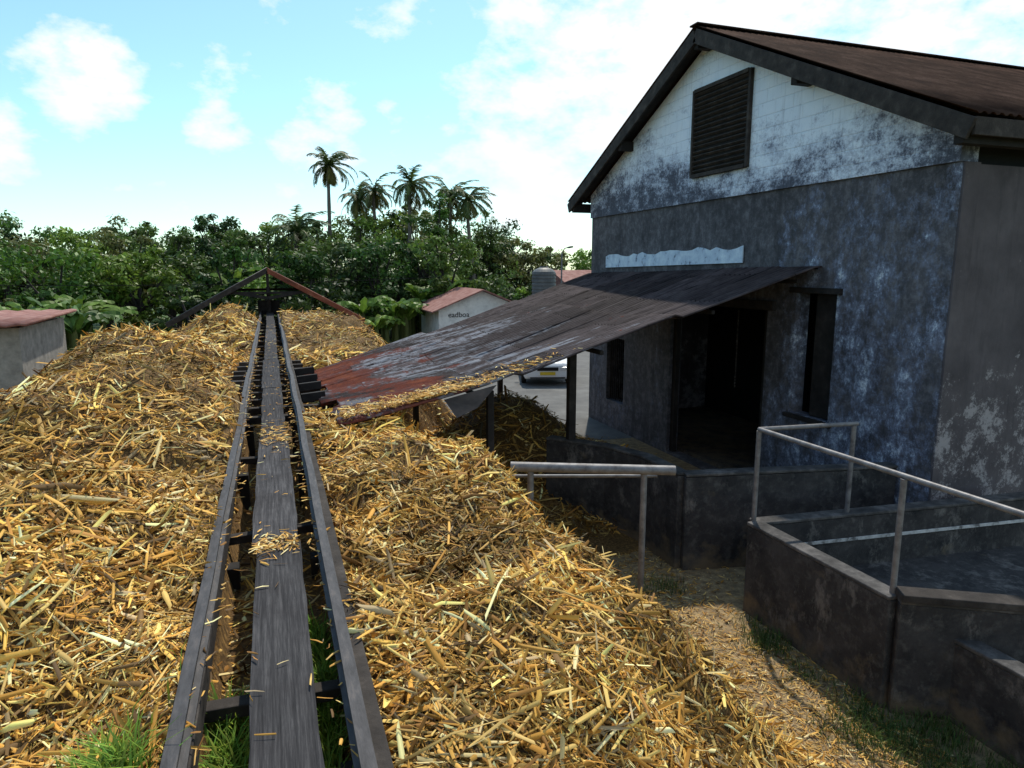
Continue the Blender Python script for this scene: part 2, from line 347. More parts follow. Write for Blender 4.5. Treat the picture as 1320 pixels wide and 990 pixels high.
make_chips('stalks',x,y,h+.05,heapnorm(x,y),rng.uniform(.22,.55,n),rng.uniform(.010,.026,n),straw_cols(n)*.95,M_chip,heap,tilt=.25)
x,y,r=sample(190000,2.5,22); h=H(x,y)
pr=np.interp(x+.5*nz(x,y)*.4,[2.5,4.6,5.4,6.5],[1,.85,.3,.08])
ok=(h<=.08)&(x>2)&(x<7.8)&(y<15)&(y>.5)&(rng.random(len(x))<pr)&~((x>5.1)&(y<6.4))
x,y,r=x[ok],y[ok],r[ok]; n=len(x); nr=np.tile([0,0,1.],(n,1))
make_chips('straw_litter',x,y,rng.uniform(.012,.03,n),nr,np.clip(rng.lognormal(math.log(.055),.5,n),.02,.18),np.clip(rng.lognormal(math.log(.010),.4,n),.004,.024),straw_cols(n)*.85,M_chip,heap,tilt=.12)
# ------------------------------------------------------------ track
track=empty('cart_track')
def rail(name,xc):
    ys=np.arange(-1.5,29.2,.9); prof=[(-.04,-.10),(.04,-.10),(.04,-.088),(.009,-.08),(.009,-.028),(.026,-.02),(.026,0),(-.026,0),(-.026,-.02),(-.009,-.028),(-.009,-.08),(-.04,-.088)]
    V=[];F=[];k=len(prof)
    for i,yy in enumerate(ys):
        o=random.uniform(-.012,.012); dz=random.uniform(-.008,.008)
        for a,b in prof: V.append((xc+o+a,yy,2.36+dz+b))
    for i in range(len(ys)-1):
        for j in range(k): F.append((i*k+j,i*k+(j+1)%k,(i+1)*k+(j+1)%k,(i+1)*k+j))
    F.append(tuple(range(k)));F.append(tuple(range((len(ys)-1)*k,len(ys)*k)))
    mesh_py(name,V,F,M_rail,track)
rail('rail_a',-.40); rail('rail_b',.235)
def timber_run(name,x,z,w,h):
    for i,y0 in enumerate(np.arange(-1.5,28,3.6)):
        beam(name+'_%d'%i,(x+random.uniform(-.006,.006),y0+.01,z),(x+random.uniform(-.006,.006),y0+3.59,z+random.uniform(-.006,.006)),w,h,M_tie,track,.005)
timber_run('stringer_a',-.405,2.185,.075,.14); timber_run('stringer_b',.262,2.185,.11,.14)
ys=[-1.3,1.0,4.3,7.1,10.2,13.4,17,20.5,24,28.5]
for i in range(len(ys)-1):
    m_=[M_wood,M_wood,M_wood2,M_wood][i%4]
    w_=[.25,.25,.28,.25,.27,.24,.26,.25,.25][i]
    V=[];F=[];seg=12;x0=-.055+random.uniform(-.015,.015)
    a,b=ys[i]+.012,ys[i+1]-.012
    zt=2.315+random.uniform(-.006,.008)
    for s in range(seg+1):
        yy=a+(b-a)*s/seg; j1=random.uniform(-.008,.008);j2=random.uniform(-.008,.008); sag=-.012*math.sin(math.pi*s/seg)
        for xx,zz in((-w_/2+j1,-.04),(w_/2+j2,-.04),(w_/2+j2,0),(-w_/2+j1,0)): V.append((x0+xx,yy,zt+sag+zz))
    for s in range(seg):
        for j in range(4): F.append((s*4+j,s*4+(j+1)%4,(s+1)*4+(j+1)%4,(s+1)*4+j))
    F.append((0,1,2,3));F.append(tuple(range(seg*4,seg*4+4)))
    mesh_py('walk_plank_%d'%i,V,F,m_,track,bevel=.004)
for i,yy in enumerate(list(np.arange(.9,9,2.1))+list(np.arange(9.2,15,.62))+list(np.arange(15.5,29,1.2))):
    far_=8.8<yy<15
    ext=random.uniform(.2,.6) if far_ else 0
    sk=random.uniform(-.05,.05)
    beam('tie_%d'%i,(-.44-ext,yy+sk,2.075),(.30+ext*.9,yy-sk,2.075),.11 if far_ else .08,.085 if far_ else .06,M_tie,track)
for yy in np.arange(2.5,29,2.2):
    for xx in(-.36,.22): beam('trestle_leg_%.1f_%.1f'%(yy,xx),(xx,yy,0),(xx,yy,2.03),.12,.12,M_beam,track)
for i,(yy,z) in enumerate([(10.0,2.2),(10.8,2.22),(11.7,2.2),(12.6,2.2)]):
    beam('side_timber_%d'%i,(.33,yy,z-.02),(.66,yy+.05,z),.07,.12,M_beam,track)
n=150; yy=rng.uniform(1.3,22,n); xx=rng.uniform(-.17,.07,n)
make_chips('plank_straw',xx,yy,np.full(n,2.322),np.tile([0,0,1.],(n,1)),rng.uniform(.02,.08,n),rng.uniform(.005,.014,n),straw_cols(n),M_chip,track,tilt=.05)
n=900; yy=np.concatenate([rng.normal(4.25,.10,n//6),rng.normal(7.2,.3,n//6),rng.uniform(2,16,n-2*(n//6))]); k_=n-2*(n//6); xx=np.concatenate([rng.uniform(-.18,.08,n-k_),rng.choice([-.37,-.33,.19,.15,-.44],k_)+rng.normal(0,.03,k_)])
make_chips('joint_straw',xx,yy,np.where(np.abs(xx+.05)<.14,2.325,2.275),np.tile([0,0,1.],(n,1)),rng.uniform(.02,.10,n),rng.uniform(.005,.018,n),straw_cols(n),M_chip,track,tilt=.15)
box('end_buffer',(-.5,28.6,2.2),(.32,29.1,2.75),M_beam,track,.02); beam('end_post',(-.085,28.5,2.3),(-.085,28.5,3.3),.14,.14,M_tie,track)
# ------------------------------------------------------------ main building
bld=empty('mill_building')
XW=8.0; Y0,Y1=6.3,16.5; YM=(6.0+17.05)/2; ZB=5.28
def wall_grid(name,ycuts,zcuts,holes,x0,x1,mat):
    V=[];F=[]
    def q(*p):
        b=len(V); V.extend(p); F.append((b,b+1,b+2,b+3))
    def ishole(i,j):
        yc=(ycuts[i]+ycuts[i+1])/2; zc=(zcuts[j]+zcuts[j+1])/2
        return any(a<yc<b and c<zc<d_ for a,b,c,d_ in holes)
    ni,nj=len(ycuts)-1,len(zcuts)-1
    for i in range(ni):
        for j in range(nj):
            if ishole(i,j): continue
            a,b,c,d_=ycuts[i],ycuts[i+1],zcuts[j],zcuts[j+1]
            q((x0,a,c),(x0,b,c),(x0,b,d_),(x0,a,d_)); q((x1,a,c),(x1,a,d_),(x1,b,d_),(x1,b,c))
            if i==0 or ishole(i-1,j): q((x0,a,c),(x0,a,d_),(x1,a,d_),(x1,a,c))
            if i==ni-1 or ishole(i+1,j): q((x0,b,c),(x1,b,c),(x1,b,d_),(x0,b,d_))
            if j==0 or ishole(i,j-1): q((x0,a,c),(x1,a,c),(x1,b,c),(x0,b,c))
            if j==nj-1 or ishole(i,j+1): q((x0,a,d_),(x0,b,d_),(x1,b,d_),(x1,a,d_))
    m=bpy.data.meshes.new(name); m.from_pydata(V,[],F)
    bm=bmesh.new(); bm.from_mesh(m); bmesh.ops.remove_doubles(bm,verts=bm.verts,dist=1e-4); bmesh.ops.recalc_face_normals(bm,faces=bm.faces); bm.to_mesh(m); bm.free()
    m.materials.append(mat); return link(bpy.data.objects.new(name,m),bld)
holes=[(8.1,8.95,1.65,3.62),(9.6,12.6,0.05,3.3),(14.6,15.5,.7,2.3)]
wall_grid('gable_wall_lower',sorted({Y0,8.1,8.95,9.6,12.6,14.6,15.5,Y1}),sorted({0,.05,.7,1.65,2.3,3.3,3.62,ZB}),holes,XW,XW+.28,M_gl)
def rz(y,off=0):
    return 8.35-abs(y-YM)*(8.35-5.75)/(YM-6.0)+off
xa,xb=XW-.05,XW+.24
pr=[(Y0,ZB+.003),(Y1,ZB+.003),(Y1,rz(Y1,-.16)),(YM,rz(YM,-.16)),(Y0,rz(Y0,-.16))]
V=[(xa,a,b) for a,b in pr]+[(xb,a,b) for a,b in pr]
mesh_py('gable_wall_upper',V,[(0,1,2,3,4),(9,8,7,6,5),(0,5,6,1),(1,6,7,2),(2,7,8,3),(3,8,9,4),(4,9,5,0)],M_gu,bld)
ysx=np.linspace(10.3,15.6,28); top=[(XW-.022,a,4.38-.012*(a-10.3)+random.uniform(-.05,.05)) for a in ysx]; bot=[(XW-.022,a,4.10-.015*(a-10.3)) for a in ysx]
V=top+bot; k=len(ysx); mesh_py('flashing_strip',V,[(i,i+1,k+i+1,k+i) for i in range(k-1)],simple('pale_blue_plaster',[(.34,(.10,.12,.17)),(.42,(.45,.55,.68)),(.7,(.70,.80,.88))],scale=5,bs=.3),bld).modifiers.new('s','SOLIDIFY').thickness=.02
box('side_wall',(XW+.283,Y0+.003,0),(18,Y0+.28,ZB-.02),M_sw,bld)
box('corner_pier',(XW+.004,Y0-.03,0),(XW+.26,Y0-.002,ZB-.004),M_sw,bld)
box('upper_wall_eave_shade',(XW+.26,Y0+.12,ZB-.018),(18,Y0+.2,5.75),M_black,bld)  # recessed upper wall, coloured black to stand for the eave shadow
box('back_side_wall',(XW+.283,Y1-.28,0),(18,Y1-.003,5.7),M_sw,bld)
box('end_wall',(18.003,Y0,0),(18.25,Y1,5.7),M_sw,bld)
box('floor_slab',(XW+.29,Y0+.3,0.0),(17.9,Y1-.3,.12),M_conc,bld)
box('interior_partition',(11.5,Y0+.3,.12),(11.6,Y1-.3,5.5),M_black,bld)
for k,yy in enumerate(np.arange(6.6,18,1.9)): beam('rafter_tail_%d'%k,(8.6+ (yy-6.6),5.95,5.62),(8.6+(yy-6.6),6.5,5.86),.07,.12,M_beam,bld)
def corr(name,x0,x1,ya,za,yb,zb,mat,amp=.018,period=.14):
    xs=np.arange(x0,x1+.001,period/4); t=np.array([0,.25,.5,.75,1.])
    V=[];F=[]
    for j,tt in enumerate(t):
        for i,xx in enumerate(xs): V.append((xx,ya+(yb-ya)*tt,za+(zb-za)*tt+amp*math.sin(2*math.pi*xx/period)))
    n_=len(xs)
    for j in range(4):
        for i in range(n_-1): F.append((j*n_+i,j*n_+i+1,(j+1)*n_+i+1,(j+1)*n_+i))
    o=mesh_np(name,V,F,mat,bld,smooth=True)
    s=o.modifiers.new('s','SOLIDIFY'); s.thickness=.006
corr('roof_sheet_near',7.58,18.5,YM-.02,8.36,5.9,5.74,M_mroof); corr('roof_sheet_far',7.58,18.5,YM+.02,8.36,17.15,5.74,M_mroof)
beam('ridge_cap',(7.55,YM,8.385),(18.5,YM,8.385),.25,.03,M_mroof,bld)
for nm,ya,yb in(('barge_board_near',5.93,YM),('barge_board_far',17.12,YM)):
    beam(nm,(7.60,ya,rz(ya,-.15)),(7.60,yb,rz(yb,-.15)),.045,.24,M_tie,bld)
beam('fascia_near',(7.63,5.93,5.60),(18.4,5.93,5.60),.04,.2,M_tie,bld); beam('fascia_far',(7.63,17.12,5.60),(18.4,17.12,5.60),.04,.2,M_tie,bld)
for i,yy in enumerate((6.1,8.9,YM,14.4,16.9)): beam('purlin_%d'%i,(7.63,yy,rz(yy,-.27)),(18,yy,rz(yy,-.27)),.13,.2,M_beam,bld)
for nm,ya,yb in(('soffit_near',6.0,YM-.1),('soffit_far',17.0,YM+.1)):
    beam(nm,(7.78,ya,rz(ya,-.09)),(7.78,yb,rz(yb,-.09)),.3,.02,M_beam,bld)
va,vb,vc,vd=10.3,11.9,5.8,7.3
box('vent_back',(XW-.055,va,vc),(XW-.051,vb,vd),M_black,bld)  # flat black sheet paints the dark of a recess behind the slats
for nm,lo,hi in(('vent_jamb_a',(XW-.12,va-.06,vc-.06),(XW-.052,va,vd+.06)),('vent_jamb_b',(XW-.12,vb,vc-.06),(XW-.052,vb+.06,vd+.06)),('vent_head',(XW-.13,va+.002,vd),(XW-.052,vb-.002,vd+.07)),('vent_sill',(XW-.13,va+.002,vc-.07),(XW-.052,vb-.002,vc))):
    box(nm,lo,hi,M_tie,bld,.005)
for i in range(17):
    z=vc+.05+i*(vd-vc-.08)/16; beam('vent_slat_%d'%i,(XW-.085,va+.01,z+random.uniform(-.01,.01)),(XW-.085,vb-.01,z+random.uniform(-.01,.01)),.055,.018,M_tie,bld,.002,up=(.6,0,.8))
beam('window_head',(XW-.02,8.0,3.66),(XW-.02,9.05,3.66),.08,.09,M_beam,bld); 
box('window_shutter',(XW+.1,8.12,1.67),(XW+.14,8.6,3.6),M_beam,bld); box('window_sill',(XW-.06,8.02,1.58),(XW+.1,9.03,1.648),M_beam,bld,.01)
for yy in(9.68,12.52): beam('door_jamb_%.1f'%yy,(XW+.12,yy,.06),(XW+.12,yy,3.28),.12,.1,M_beam,bld)
beam('door_lintel',(XW-.03,9.4,3.38),(XW-.03,12.8,3.38),.1,.16,M_beam,bld)
for i in range(9): beam('window_bar_%d'%i,(XW+.1,14.65+i*.1,.72),(XW+.1,14.65+i*.1,2.28),.02,.02,M_beam,bld)
for i in range(26):
    z=3.25-i*.055; beam('chain_link_%d'%i,(XW+.02,10.4,z),(XW+.02,10.4,z-.045),.03 if i%2 else .012,.012 if i%2 else .03,M_tie,bld,.003)
# ------------------------------------------------------------ lean-to roof
lean=empty('lean_to_shed')
near=[(0,(.66,7.8,2.25)),(.26,(2.6,8.45,2.45)),(1,(7.99,8.43,4.02))]
far=[(0,(.58,13.04,2.1)),(1,(7.99,16.5,3.85))]
def pl_(L,t):
    for (a,p),(b,q) in zip(L,L[1:]):
        if t<=b+1e-9:
            s=(t-a)/(b-a); return np.array(p)*(1-s)+np.array(q)*s
    return np.array(L[-1][1])
nu,nv=60,360; V=[];
for i in range(nu+1):
    t=i/nu; p=pl_(near,t); q=pl_(far,t)
    for j in range(nv+1):
        s=j/nv; c=p*(1-s)+q*s; sh=int(s*9.999)
        rr=math.sin(sh*7.3+int(t*3)*3.1)
        c[2]+=.026*math.sin(s*60*2*math.pi)+.03*math.sin(3.1*t+5*s*2)*math.sin(math.pi*t)-.06*math.sin(math.pi*s)*math.sin(math.pi*t)
        c[2]+=(.022*rr+.06*((t*3)%1)-.03)*(1 if 0<t<1 else .3)
        if i==0: c[0]-=.12*math.sin(sh*2.3); c[2]-=.04*math.sin(sh*2.3)
        V.append(c)
F=[(i*(nv+1)+j,i*(nv+1)+j+1,(i+1)*(nv+1)+j+1,(i+1)*(nv+1)+j) for i in range(nu) for j in range(nv)]
o=mesh_np('roof_sheets',V,F,M_lean,lean,smooth=False); s=o.modifiers.new('s','SOLIDIFY'); s.thickness=.006
def rp(t,s,dz=0):
    c=pl_(near,t)*(1-s)+pl_(far,t)*s; c[2]+=dz; return c
M_rust=simple('red_rust_sheet',[(.3,(.06,.018,.012)),(.5,(.17,.045,.022)),(.72,(.26,.10,.06))],scale=3,rough=.7,mapscale=(.6,2,1),bs=.2)
M_dark=simple('dark_sheet',[(.3,(.02,.017,.018)),(.5,(.05,.042,.042)),(.72,(.10,.08,.075))],scale=3,rough=.6,mapscale=(.4,2.5,1),bs=.2)
for i,t in enumerate((.03,.25,.5,.75,.96)):
    beam('purlin_%d'%i,rp(t,.02,-.13),rp(t,.98,-.13),.06,.06,M_beam,lean)
for i,s in enumerate((.22,.45,.70,.96)):
    beam('rafter_lo_%d'%i,rp(.03,s,-.2),rp(.26,s,-.2),.06,.07,M_beam,lean); beam('rafter_hi_%d'%i,rp(.26,s,-.2),rp(.985,s,-.2),.06,.07,M_beam,lean)
beam('post_0',(2.75,8.75,0),(2.75,8.75,2.36),.09,.09,M_beam,lean); beam('post_1',(4.35,9.6,0),(4.35,9.6,2.85),.12,.12,M_beam,lean)
beam('post_2',(2.7,13.7,0),(2.7,13.7,2.3),.11,.11,M_beam,lean); beam('post_3',(5.0,15.1,0),(5.0,15.1,2.8),.11,.11,M_beam,lean)
mesh_py('hanging_sheet',[(2.0,8.30,2.36),(2.75,8.43,2.49),(2.45,8.33,2.22),(2.15,8.25,2.12)],[(0,1,2,3)],M_dark,lean)
# straw blown onto the low end of the sheets
n=1500; tt=np.abs(rng.normal(.16,.10,n)).clip(.01,.9); ss=np.abs(rng.normal(0,.05,n)).clip(0.005,.9); P=np.array([rp(a,b) for a,b in zip(tt,ss)])
make_chips('roof_straw',P[:,0],P[:,1],P[:,2]+rng.uniform(.045,.09,n),np.tile([0,0,1.],(n,1)),rng.uniform(.04,.16,n),rng.uniform(.008,.022,n),straw_cols(n),M_chip,lean,tilt=.25)
# ------------------------------------------------------------ low concrete walls
def polywall(name,pts,z0,z1,th,mat,cop=.0,par=None):
    root=par or empty(name)
    for i in range(len(pts)-1):
        p,q=Vector((*pts[i],0)),Vector((*pts[i+1],0))
        beam('segment_%d'%i,(p.x,p.y,(z0+z1)/2-.001*i),(q.x,q.y,(z0+z1)/2-.001*i),th-.003*i,z1-z0,mat,root,.015)
        if cop: beam('coping_%d'%i,(p.x,p.y,z1+.02+.002*i),(q.x,q.y,z1+.02+.002*i),th+.02,.04,M_ctop,root,.012)
    return root
polywall('loading_bay_wall',[(4.1,9.9),(4.75,9.1),(5.0,8.4),(5.02,7.45),(7.98,6.85)],0,1.3,.18,M_conc,1)
ramp_=polywall('concrete_ramp',[(6.05,3.72),(5.15,4.25),(5.15,6.2),(9.2,5.8)],0,1.07,.17,M_conc,1)
polywall('x',[(5.6,4.1),(5.6,2.4)],0,.75,.17,M_conc,1,par=ramp_)
beam('edge_timber',(5.12,4.22,1.145),(6.6,3.42,1.12),.2,.07,M_tie,ramp_,.01)
mesh_py('ramp_floor',[(5.2,4.3,.45),(9,3.6,.45),(9,5.75,.45),(5.2,6.1,.45)],[(0,1,2,3)],M_conc,ramp_)
M_pale=simple('pale_streak',[(.4,(.12,.12,.12)),(.5,(.4,.4,.4)),(.7,(.65,.65,.65))],scale=6,bs=.2)
beam('pale_edge',(5.6,6.06,.80),(9.0,5.72,.80),.012,.04,M_pale,ramp_,.002)  # just a thin pale strip along the inner face of the back wall
hr=empty('handrail')
zt=2.2
tube('top_rail',[(5.15,6.2,zt),(5.17,4.2,zt-.0),(5.2,1.6,zt)],.026,M_pipe,hr); tube('return_rail',[(5.15,6.21,zt-.004),(6.45,6.07,zt-.004)],.026,M_pipe,hr)
for i,(a,b) in enumerate([(5.15,6.2),(6.4,6.07),(5.15,4.3)]): tube('rail_post_%d'%i,[(a,b,1.1),(a,b,zt-.02)],.028,M_pipe,hr)
tube('rail_post_3',[(5.6,2.8,.8),(5.2,2.8,zt-.02)],.028,M_pipe,hr)
hr2=empty('pipe_barrier')
pa,pb=Vector((2.3,6.6,1.93)),Vector((3.92,5.98,1.9)); dd=(pb-pa).normalized(); s=dd.cross(Vector((0,0,1))).normalized(); u=s.cross(dd); V=[];F=[];n=20
for c,r_ in((pa,.052),(pb,.052),(pb,.042),(pa,.042)):
    for k in range(n): a=2*math.pi*k/n; V.append(c+(s*math.cos(a)+u*math.sin(a))*r_)
for L_ in range(3):
    for k in range(n): F.append((L_*n+k,L_*n+(k+1)%n,(L_+1)*n+(k+1)%n,(L_+1)*n+k))
mesh_py('open_pipe',V,F,M_pipe,hr2,smooth=False)
tube('support_post',[(3.62,6.1,0),(3.62,6.1,1.86)],.034,M_pipe,hr2); tube('support_post_b',[(2.5,6.53,0),(2.5,6.53,1.88)],.034,M_pipe,hr2); tube('lower_pipe',[(2.3,6.75,1.78),(3.9,6.3,1.75)],.018,M_pipe,hr2)
# ------------------------------------------------------------ end shed on the track
es=empty('track_end_shed')
cx=-.085
for sgn,nm in((-1,'l'),(1,'r')):
    V=[];A=80
    for i in range(A+1):
        yy=27.2+5*i/A
        for tt in(0,1):
            V.append((cx+sgn*3.5*tt,yy,4.02-1.95*tt+.02*math.sin(i*math.pi/2)))
    F=[(i*2,i*2+1,i*2+3,i*2+2) for i in range(A)]
    o=mesh_np('roof_'+nm,V,F,M_rust if sgn>0 else M_dark,es); m=o.modifiers.new('s','SOLIDIFY'); m.thickness=.01
    beam('barge_'+nm,(cx,27.15,3.92),(cx+sgn*3.5,27.15,1.97),.05,.17,M_rust if sgn>0 else M_tie,es)
    beam('brace_'+nm,(cx,27.3,2.9),(cx+sgn*1.35,27.3,3.15),.09,.12,M_beam,es); beam('post_'+nm,(cx+sgn*3.1,27.4,0),(cx+sgn*3.1,27.4,2.2),.15,.15,M_beam,es); beam('postb_'+nm,(cx+sgn*3.1,31.8,0),(cx+sgn*3.1,31.8,2.2),.15,.15,M_beam,es)
beam('ridge_beam',(cx,27.2,3.88),(cx,32.2,3.88),.1,.14,M_beam,es)
for yy in(27.3,31.8): beam('collar_%.0f'%yy,(cx-1.5,yy+.02,3.1),(cx+1.5,yy+.02,3.1),.06,.1,M_beam,es); beam('kingpost_%.0f'%yy,(cx,yy-.05,3.1),(cx,yy-.05,3.85),.1,.1,M_beam,es)
# ------------------------------------------------------------ left hut
M_block=simple('grey_blockwork',[(.3,(.16,.15,.14)),(.5,(.26,.25,.23)),(.7,(.36,.34,.31))],scale=4,bs=.4)
M_white=simple('white_paint',[(.3,(.5,.5,.49)),(.5,(.7,.7,.68)),(.7,(.8,.8,.78))],scale=3,bs=.1)
M_pink=simple('faded_red_roof',[(.3,(.16,.06,.045)),(.5,(.26,.12,.10)),(.7,(.34,.20,.17))],scale=3,bs=.2)
hut=empty('block_hut')
hx0,hx1,hy0,hy1=-14,-5.5,18.5,22
box('front_pier',(-6.1,hy0,0),(hx1,hy0+.2,2.65),M_block,hut); box('front_band',(-9.6,hy0+.003,2.25),(-6.103,hy0+.2,2.647),M_block,hut); box('front_low',(-9.6,hy0+.003,0),(-6.103,hy0+.2,.8),M_block,hut)
box('front_rest',(hx0,hy0,0),(-9.603,hy0+.2,2.65),M_block,hut); box('side',(hx1-.2,hy0+.203,0),(hx1-.002,hy1,2.65),M_block,hut); box('rear',(hx0,hy1+.003,0),(hx1,hy1+.2,2.65),M_block,hut)
for i in range(4): box('mullion_%d'%i,(-9.2+i*.8,hy0+.05,.8),(-9.12+i*.8,hy0+.12,2.25),M_pipe,hut)
V=[];A=70
for i in range(A+1):
    xx=hx0-.3+(hx1-hx0+.6)*i/A
    for yy,zz in((hy0-.5,2.78),(hy1+.4,2.86)): V.append((xx,yy,zz+.02*math.sin(i*math.pi/2)))
o=mesh_np('roof',V,[(i*2,i*2+2,i*2+3,i*2+1) for i in range(A)],M_pink,hut); m=o.modifiers.new('s','SOLIDIFY'); m.thickness=.06
# ------------------------------------------------------------ white painted building
wb=empty('white_roadside_hut')
bx,by=7.4,31.5
box('walls',(bx,by,0),(bx+4.2,by+4,2.1),M_white,wb); 
mesh_py('gable',[(bx,by,2.103),(bx+4.2,by,2.103),(bx+2.1,by,2.95),(bx,by+4,2.103),(bx+4.2,by+4,2.103),(bx+2.1,by+4,2.95)],[(0,1,2),(3,5,4),(0,2,5,3),(1,4,5,2)],M_white,wb)
for sgn in(-1,1):
    mesh_py('roof_%d'%(sgn+1),[(bx+2.1,by-.4,3.03),(bx+2.1,by+4.4,3.03),(bx+2.1+sgn*2.5,by+4.4,2.02),(bx+2.1+sgn*2.5,by-.4,2.02),(bx+2.1,by-.4,2.97),(bx+2.1,by+4.4,2.97),(bx+2.1+sgn*2.5,by+4.4,1.96),(bx+2.1+sgn*2.5,by-.4,1.96)],CF,M_pink,wb)
box('doorway',(bx+2.9,by-.02,0),(bx+3.7,by-.004,1.8),M_black,wb)
tx=bpy.data.curves.new('lettering','FONT'); tx.body='eadboa'; tx.size=.36; tx.extrude=.004
to=link(bpy.data.objects.new('lettering',tx),wb); to.location=(bx+.45,by-.012,1.72); to.rotation_euler=(rad(90),0,0); tx.materials.append(M_beam)
wt=empty('water_tank'); M_tank=simple('grey_tank',[(.3,(.06,.065,.07)),(.7,(.13,.135,.14))],scale=2,rough=.5,bs=.1)
cxx,cyy=11.9,29.5; pts=[];rs=[]
zz=2.75
while zz<3.75: pts+= [(cxx,cyy,zz),(cxx,cyy,zz+.08),(cxx,cyy,zz+.1),(cxx,cyy,zz+.14)]; rs+=[.56,.56,.53,.53]; zz+=.16
pts+=[(cxx,cyy,zz+.09),(cxx,cyy,zz+.16),(cxx,cyy,zz+.17),(cxx,cyy,zz+.22)]; rs+=[.4,.22,.2,.18]
tube('drum',pts,rs,M_tank,wt,n=24)
for a in(-.45,.45):
    for b in(-.45,.45): beam('leg_%.0f_%.0f'%(a*10,b*10),(cxx+a,cyy+b,0),(cxx+a,cyy+b,2.64),.1,.1,M_tie,wt)
box('platform',(cxx-.6,cyy-.6,2.65),(cxx+.6,cyy+.6,2.74),M_tie,wt)
fb=empty('far_store_building'); box('walls',(17.2,38,0),(24,43,2.9),M_white,fb); mesh_py('roof',[(16.8,37.5,2.91),(24.4,37.5,2.91),(24.4,43.4,2.91),(16.8,43.4,2.91),(16.8,40.5,3.9),(24.4,40.5,3.9)],[(0,1,5,4),(3,4,5,2),(0,4,3),(1,2,5)],M_pink,fb)
box('window',(18.5,37.97,1.2),(20,37.996,2.3),M_black,fb)
sp=empty('street_lamp'); tube('pole',[(15.6,36.0,0),(15.6,36,4.9)],[.06,.04],M_pipe,sp); tube('arm',[(15.6,36,4.85),(15.6,35.6,5.1),(15.6,35,5.15)],.025,M_pipe,sp,n=8); beam('lamp_head',(15.6,35.1,5.13),(15.6,34.6,5.16),.14,.08,M_tank,sp)
# ------------------------------------------------------------ car
car=empty('parked_car')
M_cp=simple('white_car_paint',[(.3,(.72,.73,.74)),(.7,(.78,.79,.80))],scale=2,rough=.25,bs=0,spec=.6)
M_gl_=simple('car_glass',[(.3,(.01,.012,.014)),(.7,(.02,.022,.025))],scale=2,rough=.08,bs=0,spec=.7)
M_tyre=simple('tyre',[(.3,(.01,.01,.01)),(.7,(.02,.02,.02))],scale=5,bs=.1)
M_yel=simple('yellow_plate',[(.3,(.6,.42,.03)),(.7,(.7,.5,.05))],scale=3,bs=0)
M_red=simple('lamp_glass',[(.3,(.5,.5,.5)),(.7,(.7,.7,.7))],scale=3,rough=.2,bs=0)
def car_loft(name,secs,mat):
    V=[];F=[]
    for yy,hw,zb,zt_,tw in secs:
        pr=[(-hw*.92,zb),(-hw,zb+.12),(-hw,zb+(zt_-zb)*.6),(-tw,zt_-.02),(-tw*.7,zt_+.02),(tw*.7,zt_+.02),(tw,zt_-.02),(hw,zb+(zt_-zb)*.6),(hw,zb+.12),(hw*.92,zb)]
        for a,b in pr: V.append((a,yy,b))
    k=10
    for i in range(len(secs)-1):
        for j in range(k): F.append((i*k+j,i*k+(j+1)%k,(i+1)*k+(j+1)%k,(i+1)*k+j))
    F.append(tuple(range(k)));F.append(tuple(range((len(secs)-1)*k,len(secs)*k)))
    return mesh_py(name,V,F,mat,car,smooth=False,bevel=.03)
car_loft('body',[(-2.15,.74,.32,.68,.66),(-2.05,.82,.24,.78,.72),(-1.2,.85,.22,.92,.76),(-.9,.85,.22,.96,.78),(1.3,.85,.22,.98,.78),(2.0,.82,.24,.95,.74),(2.12,.76,.34,.85,.68)],M_cp)
car_loft('cabin_glass',[(-1.0,.74,.90,.96,.72),(-.35,.74,.90,1.36,.58),(.9,.74,.9,1.38,.58),(1.7,.72,.9,1.0,.68)],M_gl_)
car_loft('cabin_roof',[(-.42,.60,1.30,1.38,.55),(.2,.62,1.33,1.42,.56),(.95,.60,1.32,1.40,.55)],M_cp)
for sx_ in(-1,1):
    beam('pillar_a%d'%sx_,(sx_*.72,-.98,.95),(sx_*.575,-.36,1.37),.05,.05,M_cp,car); beam('pillar_b%d'%sx_,(sx_*.755,.25,.95),(sx_*.6,.25,1.37),.06,.05,M_cp,car); beam('pillar_c%d'%sx_,(sx_*.72,1.65,.98),(sx_*.59,.92,1.38),.07,.05,M_cp,car)
    for yy in(-1.3,1.3):
        tube('wheel_%d_%.0f'%(sx_,yy),[(sx_*.70,yy,.31),(sx_*.72,yy,.31),(sx_*.86,yy,.31),(sx_*.88,yy,.31)],[.27,.31,.31,.27],M_tyre,car,n=24); tube('hub_%d_%.0f'%(sx_,yy),[(sx_*.87,yy,.31),(sx_*.89,yy,.31)],.18,M_pipe,car,n=16)
    box('headlamp_%d'%sx_,(sx_*.56-.14,-2.17,.55),(sx_*.56+.14,-2.08,.67),M_red,car,.02); box('mirror_%d'%sx_,(sx_*.92-.08,-.75,.92),(sx_*.92+.08,-.65,1.04),M_cp,car,.02)
box('grille',(-.36,-2.175,.54),(.36,-2.10,.66),M_black,car,.01); box('plate',(-.26,-2.19,.40),(.26,-2.16,.50),M_yel,car); box('bumper_vent',(-.6,-2.14,.27),(.6,-2.05,.36),M_black,car,.01)
car.location=(9.45,23.4,.01); car.rotation_euler=(0,0,rad(-18))
